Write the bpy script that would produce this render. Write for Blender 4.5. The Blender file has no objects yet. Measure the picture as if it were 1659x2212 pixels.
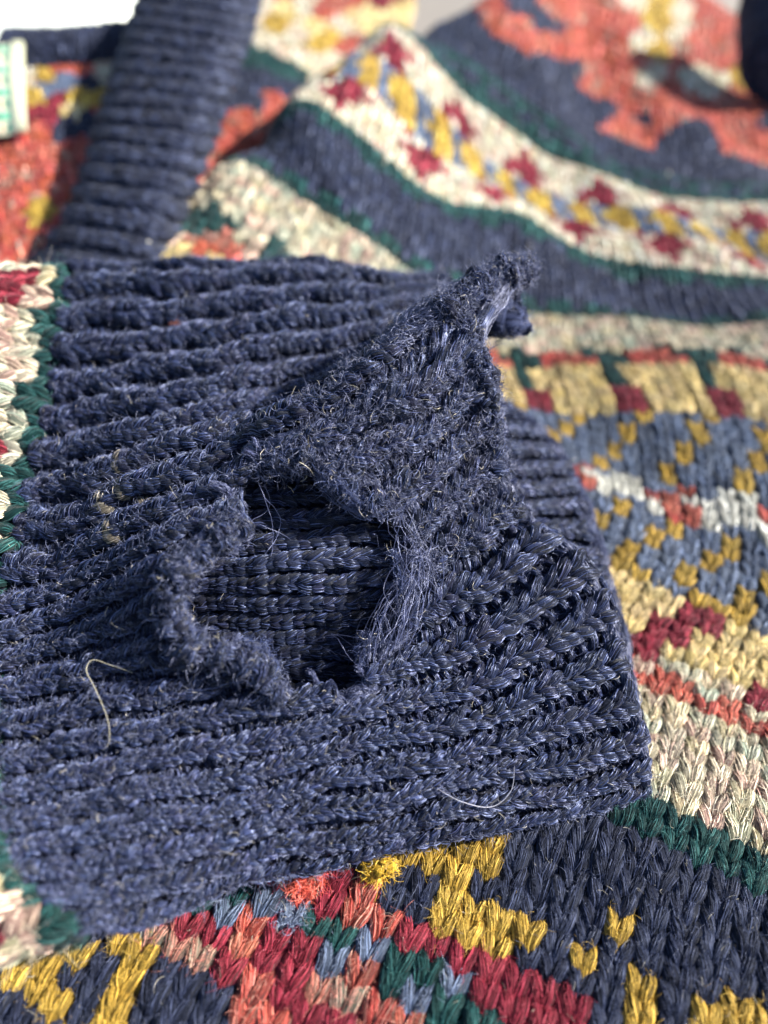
import bpy, math
import numpy as np
rng = np.random.default_rng(7)
S = bpy.context.scene
S.unit_settings.scale_length = 0.01          # one unit is one centimetre

# ------------------------------------------------------------------ camera
CAM = np.array([0.0, 0.0, 8.2])
k = 2 ** -0.5
Fv, Uv, Rv = np.array([0, k, -k]), np.array([0, k, k]), np.array([1.0, 0, 0])
cam = bpy.data.cameras.new("camera")
camo = bpy.data.objects.new("camera", cam)
S.collection.objects.link(camo)
camo.location = CAM
camo.rotation_euler = (math.radians(45), 0, 0)
cam.sensor_fit = 'VERTICAL'
cam.sensor_height = 24
cam.lens = 12 / math.tan(math.radians(34.5))
cam.clip_start, cam.clip_end = 0.05, 1000
cam.dof.use_dof = True
cam.dof.focus_distance = 7.6
cam.dof.aperture_fstop = cam.lens * 1e-3 / 0.205   # 2 mm pupil, units in cm
S.camera = camo
FPX = 1609.0


def ray(px, py):
    return (px - 829.5) / FPX * Rv + (1106 - py) / FPX * Uv + Fv


def at(px, py, t):
    return CAM + ray(px, py) * t


def proj(P):
    D = P - CAM
    t = D @ Fv
    return 829.5 + FPX * (D @ Rv) / t, 1106 - FPX * (D @ Uv) / t, t


# ------------------------------------------------------------------ light
SUN_EL, SUN_AZ = math.radians(34), math.radians(88)   # azimuth from +Y towards +X
w = bpy.data.worlds.new("World")
S.world = w
w.use_nodes = True
nt = w.node_tree
bg = nt.nodes["Background"]
sky = nt.nodes.new("ShaderNodeTexSky")
sky.sky_type = 'NISHITA'
sky.sun_disc = False
sky.sun_elevation = SUN_EL
sky.sun_rotation = SUN_AZ
nt.links.new(sky.outputs[0], bg.inputs[0])
bg.inputs[1].default_value = 0.078
sl = bpy.data.lights.new("sun", 'SUN')
sl.energy = 5.0
sl.angle = math.radians(2.0)
sl.color = (1.0, 0.955, 0.88)
so = bpy.data.objects.new("sun", sl)
S.collection.objects.link(so)
sd = np.array([math.sin(SUN_AZ) * math.cos(SUN_EL), math.cos(SUN_AZ) * math.cos(SUN_EL), math.sin(SUN_EL)])
from mathutils import Vector
so.rotation_euler = Vector(sd).to_track_quat('Z', 'Y').to_euler()
S.view_settings.view_transform = 'Standard'
S.view_settings.look = 'None'
S.view_settings.exposure = 1.6
S.view_settings.gamma = 1
S.cycles.use_denoising = True
S.cycles.max_bounces = 6
S.cycles.transparent_max_bounces = 4
S.cycles_curves.shape = 'RIBBONS'
S.cycles_curves.subdivisions = 2


# ------------------------------------------------------------------ materials
def mat_wool(name, rough=0.5, spec=0.5, streak=True, sheen=0.3, tint=True):
    m = bpy.data.materials.new(name)
    m.use_nodes = True
    n = m.node_tree
    b = n.nodes["Principled BSDF"]
    a = n.nodes.new("ShaderNodeAttribute")
    a.attribute_name = "col"
    b.inputs["Roughness"].default_value = rough
    b.inputs["Specular IOR Level"].default_value = spec
    b.inputs["Sheen Weight"].default_value = sheen
    b.inputs["Sheen Roughness"].default_value = 0.4
    # light glancing off a dyed fibre passes partly through it and takes its colour
    gm = n.nodes.new("ShaderNodeGamma")
    gm.inputs[1].default_value = 0.45
    n.links.new(a.outputs[0], gm.inputs[0])
    gs = n.nodes.new("ShaderNodeVectorMath")
    gs.operation = 'SCALE'
    gs.inputs[3].default_value = 2.5
    n.links.new(gm.outputs[0], gs.inputs[0])
    n.links.new(gs.outputs[0], b.inputs["Specular Tint"])
    if streak:
        tc = n.nodes.new("ShaderNodeUVMap")
        mp = n.nodes.new("ShaderNodeMapping")
        mp.inputs["Scale"].default_value = (1.0, 16.0, 1.0)
        nz = n.nodes.new("ShaderNodeTexNoise")
        nz.inputs["Scale"].default_value = 1.4
        nz.inputs["Detail"].default_value = 3
        n.links.new(tc.outputs[0], mp.inputs[0])
        n.links.new(mp.outputs[0], nz.inputs[0])
        mr = n.nodes.new("ShaderNodeMapRange")
        mr.inputs[1].default_value = 0.3
        mr.inputs[2].default_value = 0.7
        mr.inputs[3].default_value = 0.45
        mr.inputs[4].default_value = 1.25
        n.links.new(nz.outputs[0], mr.inputs[0])
        mx = n.nodes.new("ShaderNodeVectorMath")
        mx.operation = 'SCALE'
        n.links.new(a.outputs[0], mx.inputs[0])
        n.links.new(mr.outputs[0], mx.inputs[3])
        n.links.new(mx.outputs[0], b.inputs["Base Color"])
        bp = n.nodes.new("ShaderNodeBump")
        bp.inputs["Strength"].default_value = 0.9
        bp.inputs["Distance"].default_value = 0.03
        n.links.new(nz.outputs[0], bp.inputs["Height"])
        n.links.new(bp.outputs[0], b.inputs["Normal"])
    else:
        n.links.new(a.outputs[0], b.inputs["Base Color"])
    return m


def mat_plain(name, col, rough=0.8, noise=0.0, nscale=5.0):
    m = bpy.data.materials.new(name)
    m.use_nodes = True
    n = m.node_tree
    b = n.nodes["Principled BSDF"]
    b.inputs["Base Color"].default_value = (*col, 1)
    b.inputs["Roughness"].default_value = rough
    if noise:
        nz = n.nodes.new("ShaderNodeTexNoise")
        nz.inputs["Scale"].default_value = nscale
        nz.inputs["Detail"].default_value = 6
        rp = n.nodes.new("ShaderNodeMix")
        rp.data_type = 'RGBA'
        rp.inputs[6].default_value = (*[c * (1 - noise) for c in col], 1)
        rp.inputs[7].default_value = (*[min(1, c * (1 + noise)) for c in col], 1)
        tc = n.nodes.new("ShaderNodeTexCoord")
        n.links.new(tc.outputs["Object"], nz.inputs[0])
        n.links.new(nz.outputs[0], rp.inputs[0])
        n.links.new(rp.outputs[2], b.inputs["Base Color"])
        bp = n.nodes.new("ShaderNodeBump")
        bp.inputs["Strength"].default_value = 0.4
        bp.inputs["Distance"].default_value = 0.05
        n.links.new(nz.outputs[0], bp.inputs["Height"])
        n.links.new(bp.outputs[0], b.inputs["Normal"])
    return m


M_SOFT = mat_wool("wool_hair_soft", 0.48, 0.45, False, 0.25, True)
M_HAIR = mat_wool("wool_hair", 0.30, 1.0, False, 0.0, True)
M_YARN = mat_wool("wool_yarn", 0.7, 0.2, True, 0.1)
M_FIB = mat_wool("wool_fibre", 0.5, 0.35, False, 0.0, True)
M_BACK = mat_plain("dark_float_backing", (0.012, 0.014, 0.028), 0.9, 0.4, 9)  # dark backing added behind the loops, closes their gaps against light leaks

# yarn colours: name, base, palette of fibre colours (linear)
YARN = {
    'navy': [(.019, .028, .068), (.011, .016, .042), (.038, .050, .112), (.025, .029, .070)],
    'bodynavy': [(.025, .032, .064), (.016, .020, .044), (.037, .046, .086)],
    'teal': [(.010, .050, .050), (.008, .038, .040), (.018, .072, .068)],
    'cream': [(.64, .56, .39), (.62, .57, .42), (.54, .57, .43), (.66, .42, .34), (.62, .53, .30), (.46, .54, .42), (.68, .60, .44), (.58, .36, .30)],
    'coral': [(.50, .090, .060), (.42, .062, .050), (.58, .17, .11), (.48, .10, .085)],
    'crimson': [(.215, .020, .036), (.17, .014, .028), (.28, .032, .048)],
    'mustard': [(.48, .30, .048), (.40, .245, .038), (.56, .37, .07)],
    'greyblue': [(.12, .16, .25), (.09, .12, .20), (.15, .19, .28)],
    'yellow': [(.72, .55, .20), (.66, .50, .20), (.74, .60, .30), (.70, .52, .28)],
    'white': [(.74, .73, .64), (.66, .66, .58), (.78, .76, .68)],
    'orange': [(.42, .080, .040), (.34, .062, .034), (.48, .11, .055)],
    'marl': [(.46, .075, .055), (.48, .085, .06), (.50, .15, .09), (.42, .26, .19), (.38, .045, .045), (.26, .30, .23), (.46, .08, .06)],
}
YID = list(YARN)
NAMES = {'orange': 'coral', 'marl': 'coral', 'navy': 'navy', 'bodynavy': 'navy', 'greyblue': 'grey_blue', 'yellow': 'pale_yellow'}
PAL = [np.array(YARN[n]) for n in YID]


# ------------------------------------------------------------------ surfaces
class Surf:
    """smooth sheet through anchors (u, v) -> xyz, tabulated on a fine grid"""

    def __init__(s, anchors, u0, u1, v0, v1, step=0.5, smooth=0.02, su=1.0, sv=1.0, extra=None):
        A = np.array([a[:2] for a in anchors], float) * (su, sv)
        X = np.array([a[2:] for a in anchors], float)
        n = len(A)

        def U(r2):
            return 0.5 * r2 * np.log(r2 + 1e-9)
        K = U(((A[:, None] - A[None]) ** 2).sum(-1)) + smooth * np.eye(n)
        P = np.c_[np.ones(n), A]
        L = np.block([[K, P], [P.T, np.zeros((3, 3))]])
        Wt = np.linalg.solve(L, np.r_[X, np.zeros((3, 3))])
        nu, nv = int((u1 - u0) / step) + 1, int((v1 - v0) / step) + 1
        us, vs = u0 + step * np.arange(nu), v0 + step * np.arange(nv)
        G = np.stack(np.meshgrid(us, vs, indexing='ij'), -1).reshape(-1, 2) * (su, sv)
        Z = U(((G[:, None] - A[None]) ** 2).sum(-1)) @ Wt[:n] + np.c_[np.ones(len(G)), G] @ Wt[n:]
        s.P = Z.reshape(nu, nv, 3)
        if extra is not None:
            s.P = s.P + extra(us[:, None], vs[None, :], s.P)
        s.u0, s.v0, s.step, s.nu, s.nv = u0, v0, step, nu, nv
        du, dv = np.gradient(s.P, axis=0), np.gradient(s.P, axis=1)
        N = np.cross(du, dv)
        s.N = N / (np.linalg.norm(N, axis=-1, keepdims=True) + 1e-12)

    def ev(s, u, v):
        a = np.clip((u - s.u0) / s.step, 0, s.nu - 1.001)
        b = np.clip((v - s.v0) / s.step, 0, s.nv - 1.001)
        i, j = a.astype(int), b.astype(int)
        fa, fb = (a - i)[..., None], (b - j)[..., None]

        def L(T):
            return (T[i, j] * (1 - fa) + T[i + 1, j] * fa) * (1 - fb) + (T[i, j + 1] * (1 - fa) + T[i + 1, j + 1] * fa) * fb
        n = L(s.N)
        return L(s.P), n / (np.linalg.norm(n, axis=-1, keepdims=True) + 1e-12)


# ------------------------------------------------------------------ mesh helpers
def empty(name, parent=None, loc=(0, 0, 0)):
    o = bpy.data.objects.new(name, None)
    S.collection.objects.link(o)
    o.empty_display_size = 0.5
    if parent:
        o.parent = parent
    else:
        o.location = loc
    return o


def mesh_obj(name, V, Fq, mat, parent=None, col=None, uv=None, smooth=True, mi=None):
    """V (n,3); Fq (m,4) quads"""
    me = bpy.data.meshes.new(name)
    me.vertices.add(len(V))
    me.vertices.foreach_set("co", np.ascontiguousarray(V, dtype=np.float32).ravel())
    me.loops.add(Fq.size)
    me.loops.foreach_set("vertex_index", np.ascontiguousarray(Fq, dtype=np.int32).ravel())
    me.polygons.add(len(Fq))
    me.polygons.foreach_set("loop_start", np.arange(len(Fq), dtype=np.int32) * Fq.shape[1])
    if mi is not None:
        me.polygons.foreach_set("material_index", mi.astype(np.int32))
    if smooth:
        me.polygons.foreach_set("use_smooth", np.ones(len(Fq), dtype=bool))
    if col is not None:
        a = me.attributes.new("col", 'FLOAT_COLOR', 'POINT')
        a.data.foreach_set("color", np.c_[col, np.ones(len(col))].astype(np.float32).ravel())
    if uv is not None:
        l = me.uv_layers.new(name="UVMap")
        l.data.foreach_set("uv", uv[Fq.ravel()].astype(np.float32).ravel())
    for m in (mat if isinstance(mat, (list, tuple)) else [mat]):
        me.materials.append(m)
    me.update()
    me.validate()
    o = bpy.data.objects.new(name, me)
    S.collection.objects.link(o)
    if parent:
        o.parent = parent
    return o


def curves_obj(name, pts, rad, col, parent, mat=M_HAIR):
    """pts (n,k,3) rad (n,k) col (n,3)"""
    n, kk = pts.shape[:2]
    cd = bpy.data.hair_curves.new(name)
    cd.add_curves([kk] * n)
    cd.attributes["position"].data.foreach_set("vector", pts.astype(np.float32).ravel())
    r = cd.attributes.get("radius") or cd.attributes.new("radius", 'FLOAT', 'POINT')
    r.data.foreach_set("value", rad.astype(np.float32).ravel())
    a = cd.attributes.new("col", 'FLOAT_COLOR', 'CURVE')
    a.data.foreach_set("color", np.c_[col, np.ones(n)].astype(np.float32).ravel())
    cd.materials.append(mat)
    o = bpy.data.objects.new(name, cd)
    S.collection.objects.link(o)
    o.parent = parent
    return o


def nrm(a):
    return a / (np.linalg.norm(a, axis=-1, keepdims=True) + 1e-12)


def tubes(P, Nn, R, sides, phase=None):
    """P (n,k,3) centre lines, Nn reference normals, R (n,k) -> verts (n,k,sides,3)"""
    T = nrm(np.gradient(P, axis=1))
    n1 = nrm(Nn - (Nn * T).sum(-1, keepdims=True) * T)
    b1 = np.cross(T, n1)
    ang = 2 * np.pi * np.arange(sides) / sides
    ca, sa = np.cos(ang), np.sin(ang)
    V = P[:, :, None] + R[..., None, None] * (ca[:, None] * n1[:, :, None] + sa[:, None] * b1[:, :, None])
    return V, T, n1, b1


def tube_faces(k_, sides):
    f = []
    for a in range(k_ - 1):
        for b in range(sides):
            c = (b + 1) % sides
            f.append((a * sides + b, a * sides + c, (a + 1) * sides + c, (a + 1) * sides + b))
    return np.array(f)


# loop of one stitch: x in wale widths, y in courses, z in yarn radii, r factor
HALF = np.array([
    (0.50, -0.12, -1.25, .75),
    (0.26, -0.24, -1.05, .75),
    (0.09, -0.42, -0.35, .72),
    (0.12, -0.06, 0.45, .95),
    (0.21, 0.38, 0.90, 1.12),
    (0.31, 0.82, 0.78, 1.08),
    (0.375, 1.20, 0.15, .85),
    (0.27, 1.42, -0.75, .72),
    (0.0, 1.46, -1.25, .72)])
LEGR = HALF[1:8]
FARL = HALF[[1, 3, 4, 5, 7]]


def knit(surf, cells, parent, r, aspect_w=1.0, sides=6, fib=24, far=False, flip=False, zcol=None, wcol=None,
         jit=0.05, fw=0.0045, comp=True, wander=0., hmat=None, purl=None, hairs=None, twist=2.2, loft=0.10, keep=None):
    """cells: arrays u, v (stitch centre-bottom), cid (yarn id). Builds one mesh per connected colour region."""
    u, v, cid = cells['u'], cells['v'], cells['cid']
    ii, jj = cells['i'], cells['j']
    n = len(u)
    wc = np.ones(n) if wcol is None else wcol
    half = FARL if far else LEGR
    kp = len(half)
    pu = np.zeros(n, bool) if purl is None else purl
    if not far:
        # whole loop: left half reversed + right half
        full = np.concatenate([HALF[1:8] * (-1, 1, 1, 1), HALF[8:9], HALF[1:8][::-1]], 0)
        paths = full[None].repeat(n, 0)
        legs = 1
    else:
        paths = np.concatenate([(half * (-1, 1, 1, 1))[None].repeat(n, 0), half[None].repeat(n, 0)], 0)
        legs = 2
    rep = lambda a: np.concatenate([a] * legs, 0)
    U_, V_, W_, PU = rep(u), rep(v), rep(wc), rep(pu)
    m = len(U_)
    sj = rng.normal(0, jit, (n, 3))
    sj = rep(sj)
    sgn = -1.0 if flip else 1.0
    x = paths[..., 0] * W_[:, None] * (1 + .06 * rng.normal(size=(m, 1)))
    y = paths[..., 1]
    wob = rng.normal(0, jit * 0.5, (m, paths.shape[1], 2))
    lu = U_[:, None] + (x + sj[:, :1] + wob[..., 0] * W_[:, None]) * aspect_w
    lv = V_[:, None] + sgn * (y + sj[:, 1:2] + wob[..., 1])
    if wander:
        lu, lv = lu + wander * np.sin(lv * .37 + lu * 1.3) + wander * .6 * np.sin(lv * .83 - lu * .7 + 2), lv + wander * 2.2 * np.sin(lu * 1.7 + lv * .21) + wander * 1.5 * np.sin(lu * 4.1 - lv * .13)
    P, N = surf.ev(lu, lv)
    rr = r if np.isscalar(r) else rep(r)[:, None]
    rv = rr * (1 + rng.normal(0, .08, (m, 1)))
    z = paths[..., 2] * np.where(PU, -1, 1)[:, None] * 0.9
    zo = 0 if zcol is None else rep(zcol)[:, None]
    P = P + N * ((z * rv + zo + rv * sj[:, 2:3] * 1.5)[..., None])
    R = paths[..., 3] * rv
    Vt, T, n1, b1 = tubes(P, N, R, sides)
    kk = paths.shape[1]
    # colours
    base = np.zeros((m, 3))
    CID = rep(cid)
    for c in np.unique(CID):
        s_ = CID == c
        pal = PAL[c]
        a_, b_ = rng.integers(0, len(pal), s_.sum()), rng.integers(0, len(pal), s_.sum())
        f_ = rng.random((s_.sum(), 1)) * .6
        base[s_] = (pal[a_] * (1 - f_) + pal[b_] * f_) * (0.5 + 0.5 * rng.random((s_.sum(), 1)) ** .5) * .95
    if 'tint' in cells:
        tt_ = rep(cells['tint'])
        base = np.where(tt_[:, :1] >= 0, tt_, base)
    colT = np.broadcast_to(base[:, None, None] * (.45 if fib > 12 else .75), Vt.shape).reshape(m, -1, 3)  # yarn core darkened: shade between the fibres is put into its colour
    ln = np.arange(kk)[None, :, None] * .35 + rng.random((m, 1, 1)) * 50
    uvT = np.stack(np.broadcast_arrays(ln + 0 * R[..., None], (np.arange(sides) / sides)[None, None] * 1.0 + ln * .12), -1).reshape(m, -1, 2)
    tf = tube_faces(kk, sides)
    VT = Vt.reshape(m, -1, 3)
    nvt = kk * sides
    # fibres: ribbons lying on the yarn
    if hairs:
        fib_, fib = fib, fib
    if fib:
        q = 5
        FN = fib
        st = rng.random((m, FN)) * (kk - 1) * .93 - .3
        le = (kk - 1) * (0.16 + 0.18 * rng.random((m, FN)))
        if far:
            st = rng.random((m, FN)) * 1.2
            le = (kk - 1) * (.5 + .4 * rng.random((m, FN)))
        tt = np.clip(st[..., None] + le[..., None] * np.linspace(0, 1, q), 0, kk - 1.001)
        a = tt.astype(int)
        fr = (tt - a)[..., None]
        idx = np.arange(m)[:, None, None]
        L = lambda Q: Q[idx, a] * (1 - fr) + Q[idx, a + 1] * fr
        c0, nn, bb, ttg = L(P), L(n1), L(b1), L(T)
        rr2 = L(R[..., None])[..., 0]
        phi = (rng.random((m, FN, 1)) - .5) * np.pi * 1.25 + (tt - st[..., None]) * (-.28 * twist / 2.2) + rng.normal(0, .17, (m, FN, 1)) * np.linspace(-1, 1, q)
        phi = phi + np.where(PU, np.pi * 0, 0)[:, None, None]
        lift = 1.0 + loft * rng.random((m, FN, 1)) ** 2 + (rng.random((m, FN, 1)) < .12) * rng.random((m, FN, 1)) * .6 * np.linspace(0, 1, q) ** 2
        rad = rr2 * lift
        C = c0 + rad[..., None] * (np.cos(phi)[..., None] * nn + np.sin(phi)[..., None] * bb)
        C = C + rng.normal(0, .0012, C.shape)
        tang = nrm(np.gradient(C, axis=2))
        out = nrm(np.cos(phi)[..., None] * nn + np.sin(phi)[..., None] * bb)
        if hairs:
            cF_ = np.zeros((m, FN, 3))
            for c in np.unique(CID):
                s_ = CID == c
                pal = PAL[c]
                cF_[s_] = pal[rng.integers(0, len(pal), (s_.sum(), FN))] * .5 + base[s_][:, None] * .6
            cF_ *= .3 + 2.4 * rng.random((m, FN, 1)) ** 2.2
            if 'tint' in cells:
                tm = tt_[:, 0] >= 0
                cF_[tm] = tt_[tm][:, None] * (.6 + .8 * rng.random((tm.sum(), FN, 1)))
            ho = curves_obj("wool_fibres", C.reshape(-1, q, 3), (fw * (0.5 + .8 * rng.random((m, FN, 1))) * np.array([.4, 1, 1, 1, .3])).reshape(-1, q), cF_.reshape(-1, 3), parent, hmat or M_HAIR)
            ho["kind"] = "stuff"
        side = nrm(np.cross(tang, out) + rng.normal(0, .12, (m, FN, 1, 3)))
        wd = fw * (0.45 + 1.3 * rng.random((m, FN, 1, 1)) ** 1.5) * np.array([.35, 1, 1, .9, .2])[None, None, :, None]
        A_, B_ = C - side * wd, C + side * wd
        VF = np.stack([A_, B_], 3).reshape(m, FN * q * 2, 3)
        ff = []
        for f_ in range(FN):
            o_ = f_ * q * 2
            for a2 in range(q - 1):
                ff.append((o_ + 2 * a2, o_ + 2 * a2 + 1, o_ + 2 * a2 + 3, o_ + 2 * a2 + 2))
        ff = np.array(ff) + nvt
        colF = np.zeros((m, FN, 3))
        for c in np.unique(CID):
            s_ = CID == c
            pal = PAL[c]
            ch = pal[rng.integers(0, len(pal), (s_.sum(), FN))]
            f_ = .45 if YID[c] in ('cream', 'marl') else .75
            colF[s_] = (ch * (1 - f_) + base[s_][:, None] * f_ * 1.25) * (0.25 + 2.1 * rng.random((s_.sum(), FN, 1)) ** 1.6)
        pale = rng.random((m, FN)) < .003
        colF[pale] = colF[pale] * .3 + np.array([.35, .33, .26])
        colF = np.clip(colF, 0, .85)
        colF = colF[:, :, None].repeat(q * 2, 2).reshape(m, -1, 3)
        if not hairs:
            VT = np.concatenate([VT, VF], 1)
            colT = np.concatenate([colT, colF], 1)
            uvT = np.concatenate([uvT, np.zeros((m, FN * q * 2, 2))], 1)
            tf = np.concatenate([tf, ff], 0)
            mi = np.r_[np.zeros(len(tf) - len(ff)), np.ones(len(ff))]
        else:
            mi = np.zeros(len(tf))
    else:
        mi = np.zeros(len(tf))
    # connected colour regions
    key = {(int(a), int(b)): t for t, (a, b) in enumerate(zip(ii, jj))}
    lab = -np.ones(n, int)
    regs = []
    nid = np.array([YID.index({'bodynavy': 'navy', 'orange': 'coral', 'marl': 'coral'}.get(YID[c], YID[c])) for c in cid])
    for s0 in range(n):
        if lab[s0] >= 0:
            continue
        stack, mem = [s0], []
        lab[s0] = len(regs)
        while stack:
            t = stack.pop()
            mem.append(t)
            for d in ((1, 0), (-1, 0), (0, 1), (0, -1), (1, 1), (-1, 1), (1, -1), (-1, -1)) if comp else ():
                o_ = key.get((int(ii[t]) + d[0], int(jj[t]) + d[1]))
                if o_ is not None and lab[o_] < 0 and nid[o_] == nid[s0]:
                    lab[o_] = len(regs)
                    stack.append(o_)
        regs.append(mem)
        if not comp:
            regs = [list(range(n))]
            break
    for mem in regs:
        mem = np.array(mem)
        sel = np.concatenate([mem + n * q_ for q_ in range(legs)])
        nm = YID[cid[mem[0]]]
        nm = NAMES.get(nm, nm) + ("_band" if len(mem) > 60 else "_motif" if len(mem) > 1 else "_stitch")
        if isinstance(comp, str):
            nm = comp
        nv_ = VT.shape[1]
        Fq = (tf[None] + (np.arange(len(sel)) * nv_)[:, None, None]).reshape(-1, 4)
        mesh_obj(nm, VT[sel].reshape(-1, 3), Fq, [M_YARN, M_FIB], parent, colT[sel].reshape(-1, 3), uvT[sel].reshape(-1, 2),
                 mi=np.tile(mi, len(sel)))
    return P, N, T, R


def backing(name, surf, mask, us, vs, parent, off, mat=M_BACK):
    """dark sheet standing in for inner floats, added to stop light leaking between loops; mask (len(us)-1, len(vs)-1)"""
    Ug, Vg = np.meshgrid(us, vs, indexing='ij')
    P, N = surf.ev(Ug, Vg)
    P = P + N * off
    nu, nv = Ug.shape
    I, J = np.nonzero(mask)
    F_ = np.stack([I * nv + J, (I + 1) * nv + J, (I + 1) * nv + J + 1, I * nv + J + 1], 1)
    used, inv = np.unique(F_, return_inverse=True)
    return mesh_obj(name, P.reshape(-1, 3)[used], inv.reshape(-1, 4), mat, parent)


def fuzz(name, parent, P, N, T, count, length, rad, col, curl=1.0, up=0.6, seg=6, pale=.03):
    """short curly fibres springing from given surface points"""
    Pf, Nf, Tf = P.reshape(-1, 3), N.reshape(-1, 3), T.reshape(-1, 3)
    idx = rng.integers(0, len(Pf), count)
    p0 = Pf[idx]
    d = nrm(Nf[idx] * up + Tf[idx] * rng.choice([-1, 1], (count, 1)) * .6 + rng.normal(0, .55, (count, 3)))
    ax = nrm(rng.normal(size=(count, 3)))
    L = length * (0.35 + 1.1 * rng.random((count, 1)) ** 2)
    cv = curl * rng.normal(1.6, .9, (count, 1))
    pts = [p0 + Nf[idx] * (rng.random((count, 1)) * .02)]
    for s_ in range(1, seg):
        pts.append(pts[-1] + d * L / (seg - 1))
        d = nrm(d + np.cross(ax, d) * cv / (seg - 1) + rng.normal(0, .10, d.shape))
    pts = np.stack(pts, 1)
    r_ = rad * (0.6 + .8 * rng.random((count, 1))) * np.linspace(1, .45, seg)[None]
    c = np.asarray(col)
    c = c[idx] if c.ndim == 2 and len(c) == len(Pf) else np.broadcast_to(c, (count, 3))
    c = c * (0.7 + .8 * rng.random((count, 1)))
    pl = rng.random(count) < pale
    c = np.where(pl[:, None], np.array([.42, .38, .30]) * (.5 + .7 * rng.random((count, 1))), c)
    o = curves_obj(name, pts, r_, c, parent)
    o["kind"] = "stuff"
    return o


def inside(px, py, poly):
    poly = np.array(poly, float)
    r = np.zeros(np.shape(px), bool)
    j = len(poly) - 1
    for i in range(len(poly)):
        xi, yi, xj, yj = *poly[i], *poly[j]
        with np.errstate(divide='ignore', invalid='ignore'):
            r ^= ((yi > py) != (yj > py)) & (px < (xj - xi) * (py - yi) / (yj - yi + 1e-12) + xi)
        j = i
    return r


# ================================================================== the sweater
sweater = empty("knitted_sweater", None, (0, 5, 0.2))
sweater["label"] = "patterned wool sweater with a torn navy ribbed cuff laid across its front"
sweater["category"] = "sweater"
sweater.location = (0, 0, 0)

# ------------------------------------------------------------------ front panel
W = []
z0 = 0.3


def a3(u, v, x, y, z=z0):
    W.append((u, v, x, y, z))


def ap(u, v, px, py, t):
    W.append((u, v, *at(px, py, t)))


a3(20, -12, .8, -.7); a3(10, -12, -1.7, .25); a3(0, -12, -4.1, 1.3); a3(32, -12, 3.7, -1.8)
a3(20, 0, 1.73, 1.68); a3(10, 0, -.78, 2.65); a3(0, 0, -3.2, 3.7); a3(32, 0, 4.7, .45)
a3(20, 8, 2.45, 3.2); a3(10, 8, .05, 4.4); a3(30, 8, 4.8, 1.9)
a3(20, 17, 3.27, 4.8); a3(30, 17, 5.7, 3.6); a3(10, 17, .85, 6.0)
a3(20, 25, 4.1, 6.1); a3(30, 25, 6.35, 4.75); a3(10, 25, 1.8, 7.4)
a3(20, 34, 4.9, 7.9); a3(30, 34, 7.3, 6.75); a3(10, 34, 2.45, 9.0); a3(0, 34, 0, 10, .5)
a3(20, 43, 5.2, 10.2); a3(30, 43, 7.85, 9.85); a3(10, 43, 2.55, 10.4); a3(0, 43, 0, 10.6, .9)
a3(20, 50, 5.2, 11.76); a3(30, 50, 7.9, 11.5); a3(10, 50, 2.5, 11.8); a3(0, 50, 0, 11.9, 1.25)
a3(20, 57, 5.2, 13.25); a3(30, 57, 7.85, 13.0); a3(11, 57, 2.85, 13.4, .45); ap(3, 57, 940, 605, 14)
ap(-8, 57, 700, 480, 14.4); ap(-16, 57, 500, 365, 15)
ap(-16, 50, 420, 470, 13.7); ap(-7, 50, 660, 600, 13.0); ap(-16, 43, 330, 590, 12.6); ap(-8, 43, 600, 700, 12)
a3(20, 68, 5.4, 15.35, .35); a3(32, 68, 8.4, 14.75, .3); ap(11, 69, 1130, 488, 16.5); ap(0, 69, 900, 400, 15.9); ap(-11, 69, 655, 225, 16.3)
ap(36, 78, 1640, 540, 16.9); ap(14, 78, 1180, 436, 17.6); ap(24, 78, 1400, 488, 17.2); ap(2, 78, 960, 310, 17.5); ap(-10, 78, 742, 150, 17.5)
ap(39, 87, 1659, 440, 17.9); ap(27, 87, 1420, 405, 18.2); ap(16, 87, 1200, 340, 19); ap(5, 87, 1000, 200, 19.3); ap(-5, 87, 830, 75, 19.5)
ap(40, 100, 1650, 335, 19.8); ap(26, 100, 1380, 300, 20.3); ap(18, 100, 1250, 215, 20.8); ap(6, 100, 1060, 30, 21.5)
ap(42, 112, 1650, 215, 22); ap(30, 112, 1450, 150, 22.5); ap(20, 112, 1280, 60, 23.5)
ap(42, 125, 1640, 110, 25); ap(30, 125, 1470, 20, 25.5); ap(16, 125, 1300, -80, 26)
# the sheet curls over its left fold and drops behind it
for (ue, ve, px, py, t) in ((-16, 43, 330, 590, 12.6), (-16, 57, 500, 365, 15), (-11, 69, 655, 225, 16.3), (-10, 78, 742, 150, 17.5), (-5, 87, 830, 75, 19.5), (4, 100, 1000, 10, 21.6)):
    e_ = at(px, py, t)
    W.append((ue - 4, ve, e_[0] - .75, e_[1] + .55, e_[2] - .75))
    W.append((ue - 9, ve, e_[0] - .9, e_[1] + .9, e_[2] - 2.1))


def ripple(u, v, P):
    a = .05 * np.sin(u * .31 + v * .17) + .05 * np.sin(u * .13 - v * .29 + 1) + .03 * np.sin(u * .55 + v * .4)
    z = np.zeros(P.shape)
    z[..., 2] = a * np.clip((P[..., 1]) / 6, .25, 1.6)
    z[..., 0] = .03 * np.sin(v * .43 + u * .11)
    return z


SF = Surf(W, -26, 46, -16, 134, .5, .5, 1, .8, ripple)


def seeds(px, py, lst):
    q = np.array([(a, b) for a, b, _ in lst], float)
    n_ = [YID.index(c) for *_, c in lst]
    d = (px - q[:, 0]) ** 2 + ((py - q[:, 1]) * 1.15) ** 2
    c = n_[int(d.argmin())]
    # the coral wool is a mottled yarn: its shade drifts from stitch to stitch
    if py < 600 and YID[c] in ('coral', 'orange'):
        c = YID.index(['coral', 'coral', 'orange', 'marl'][rng.integers(0, 4)])
    return c


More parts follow.
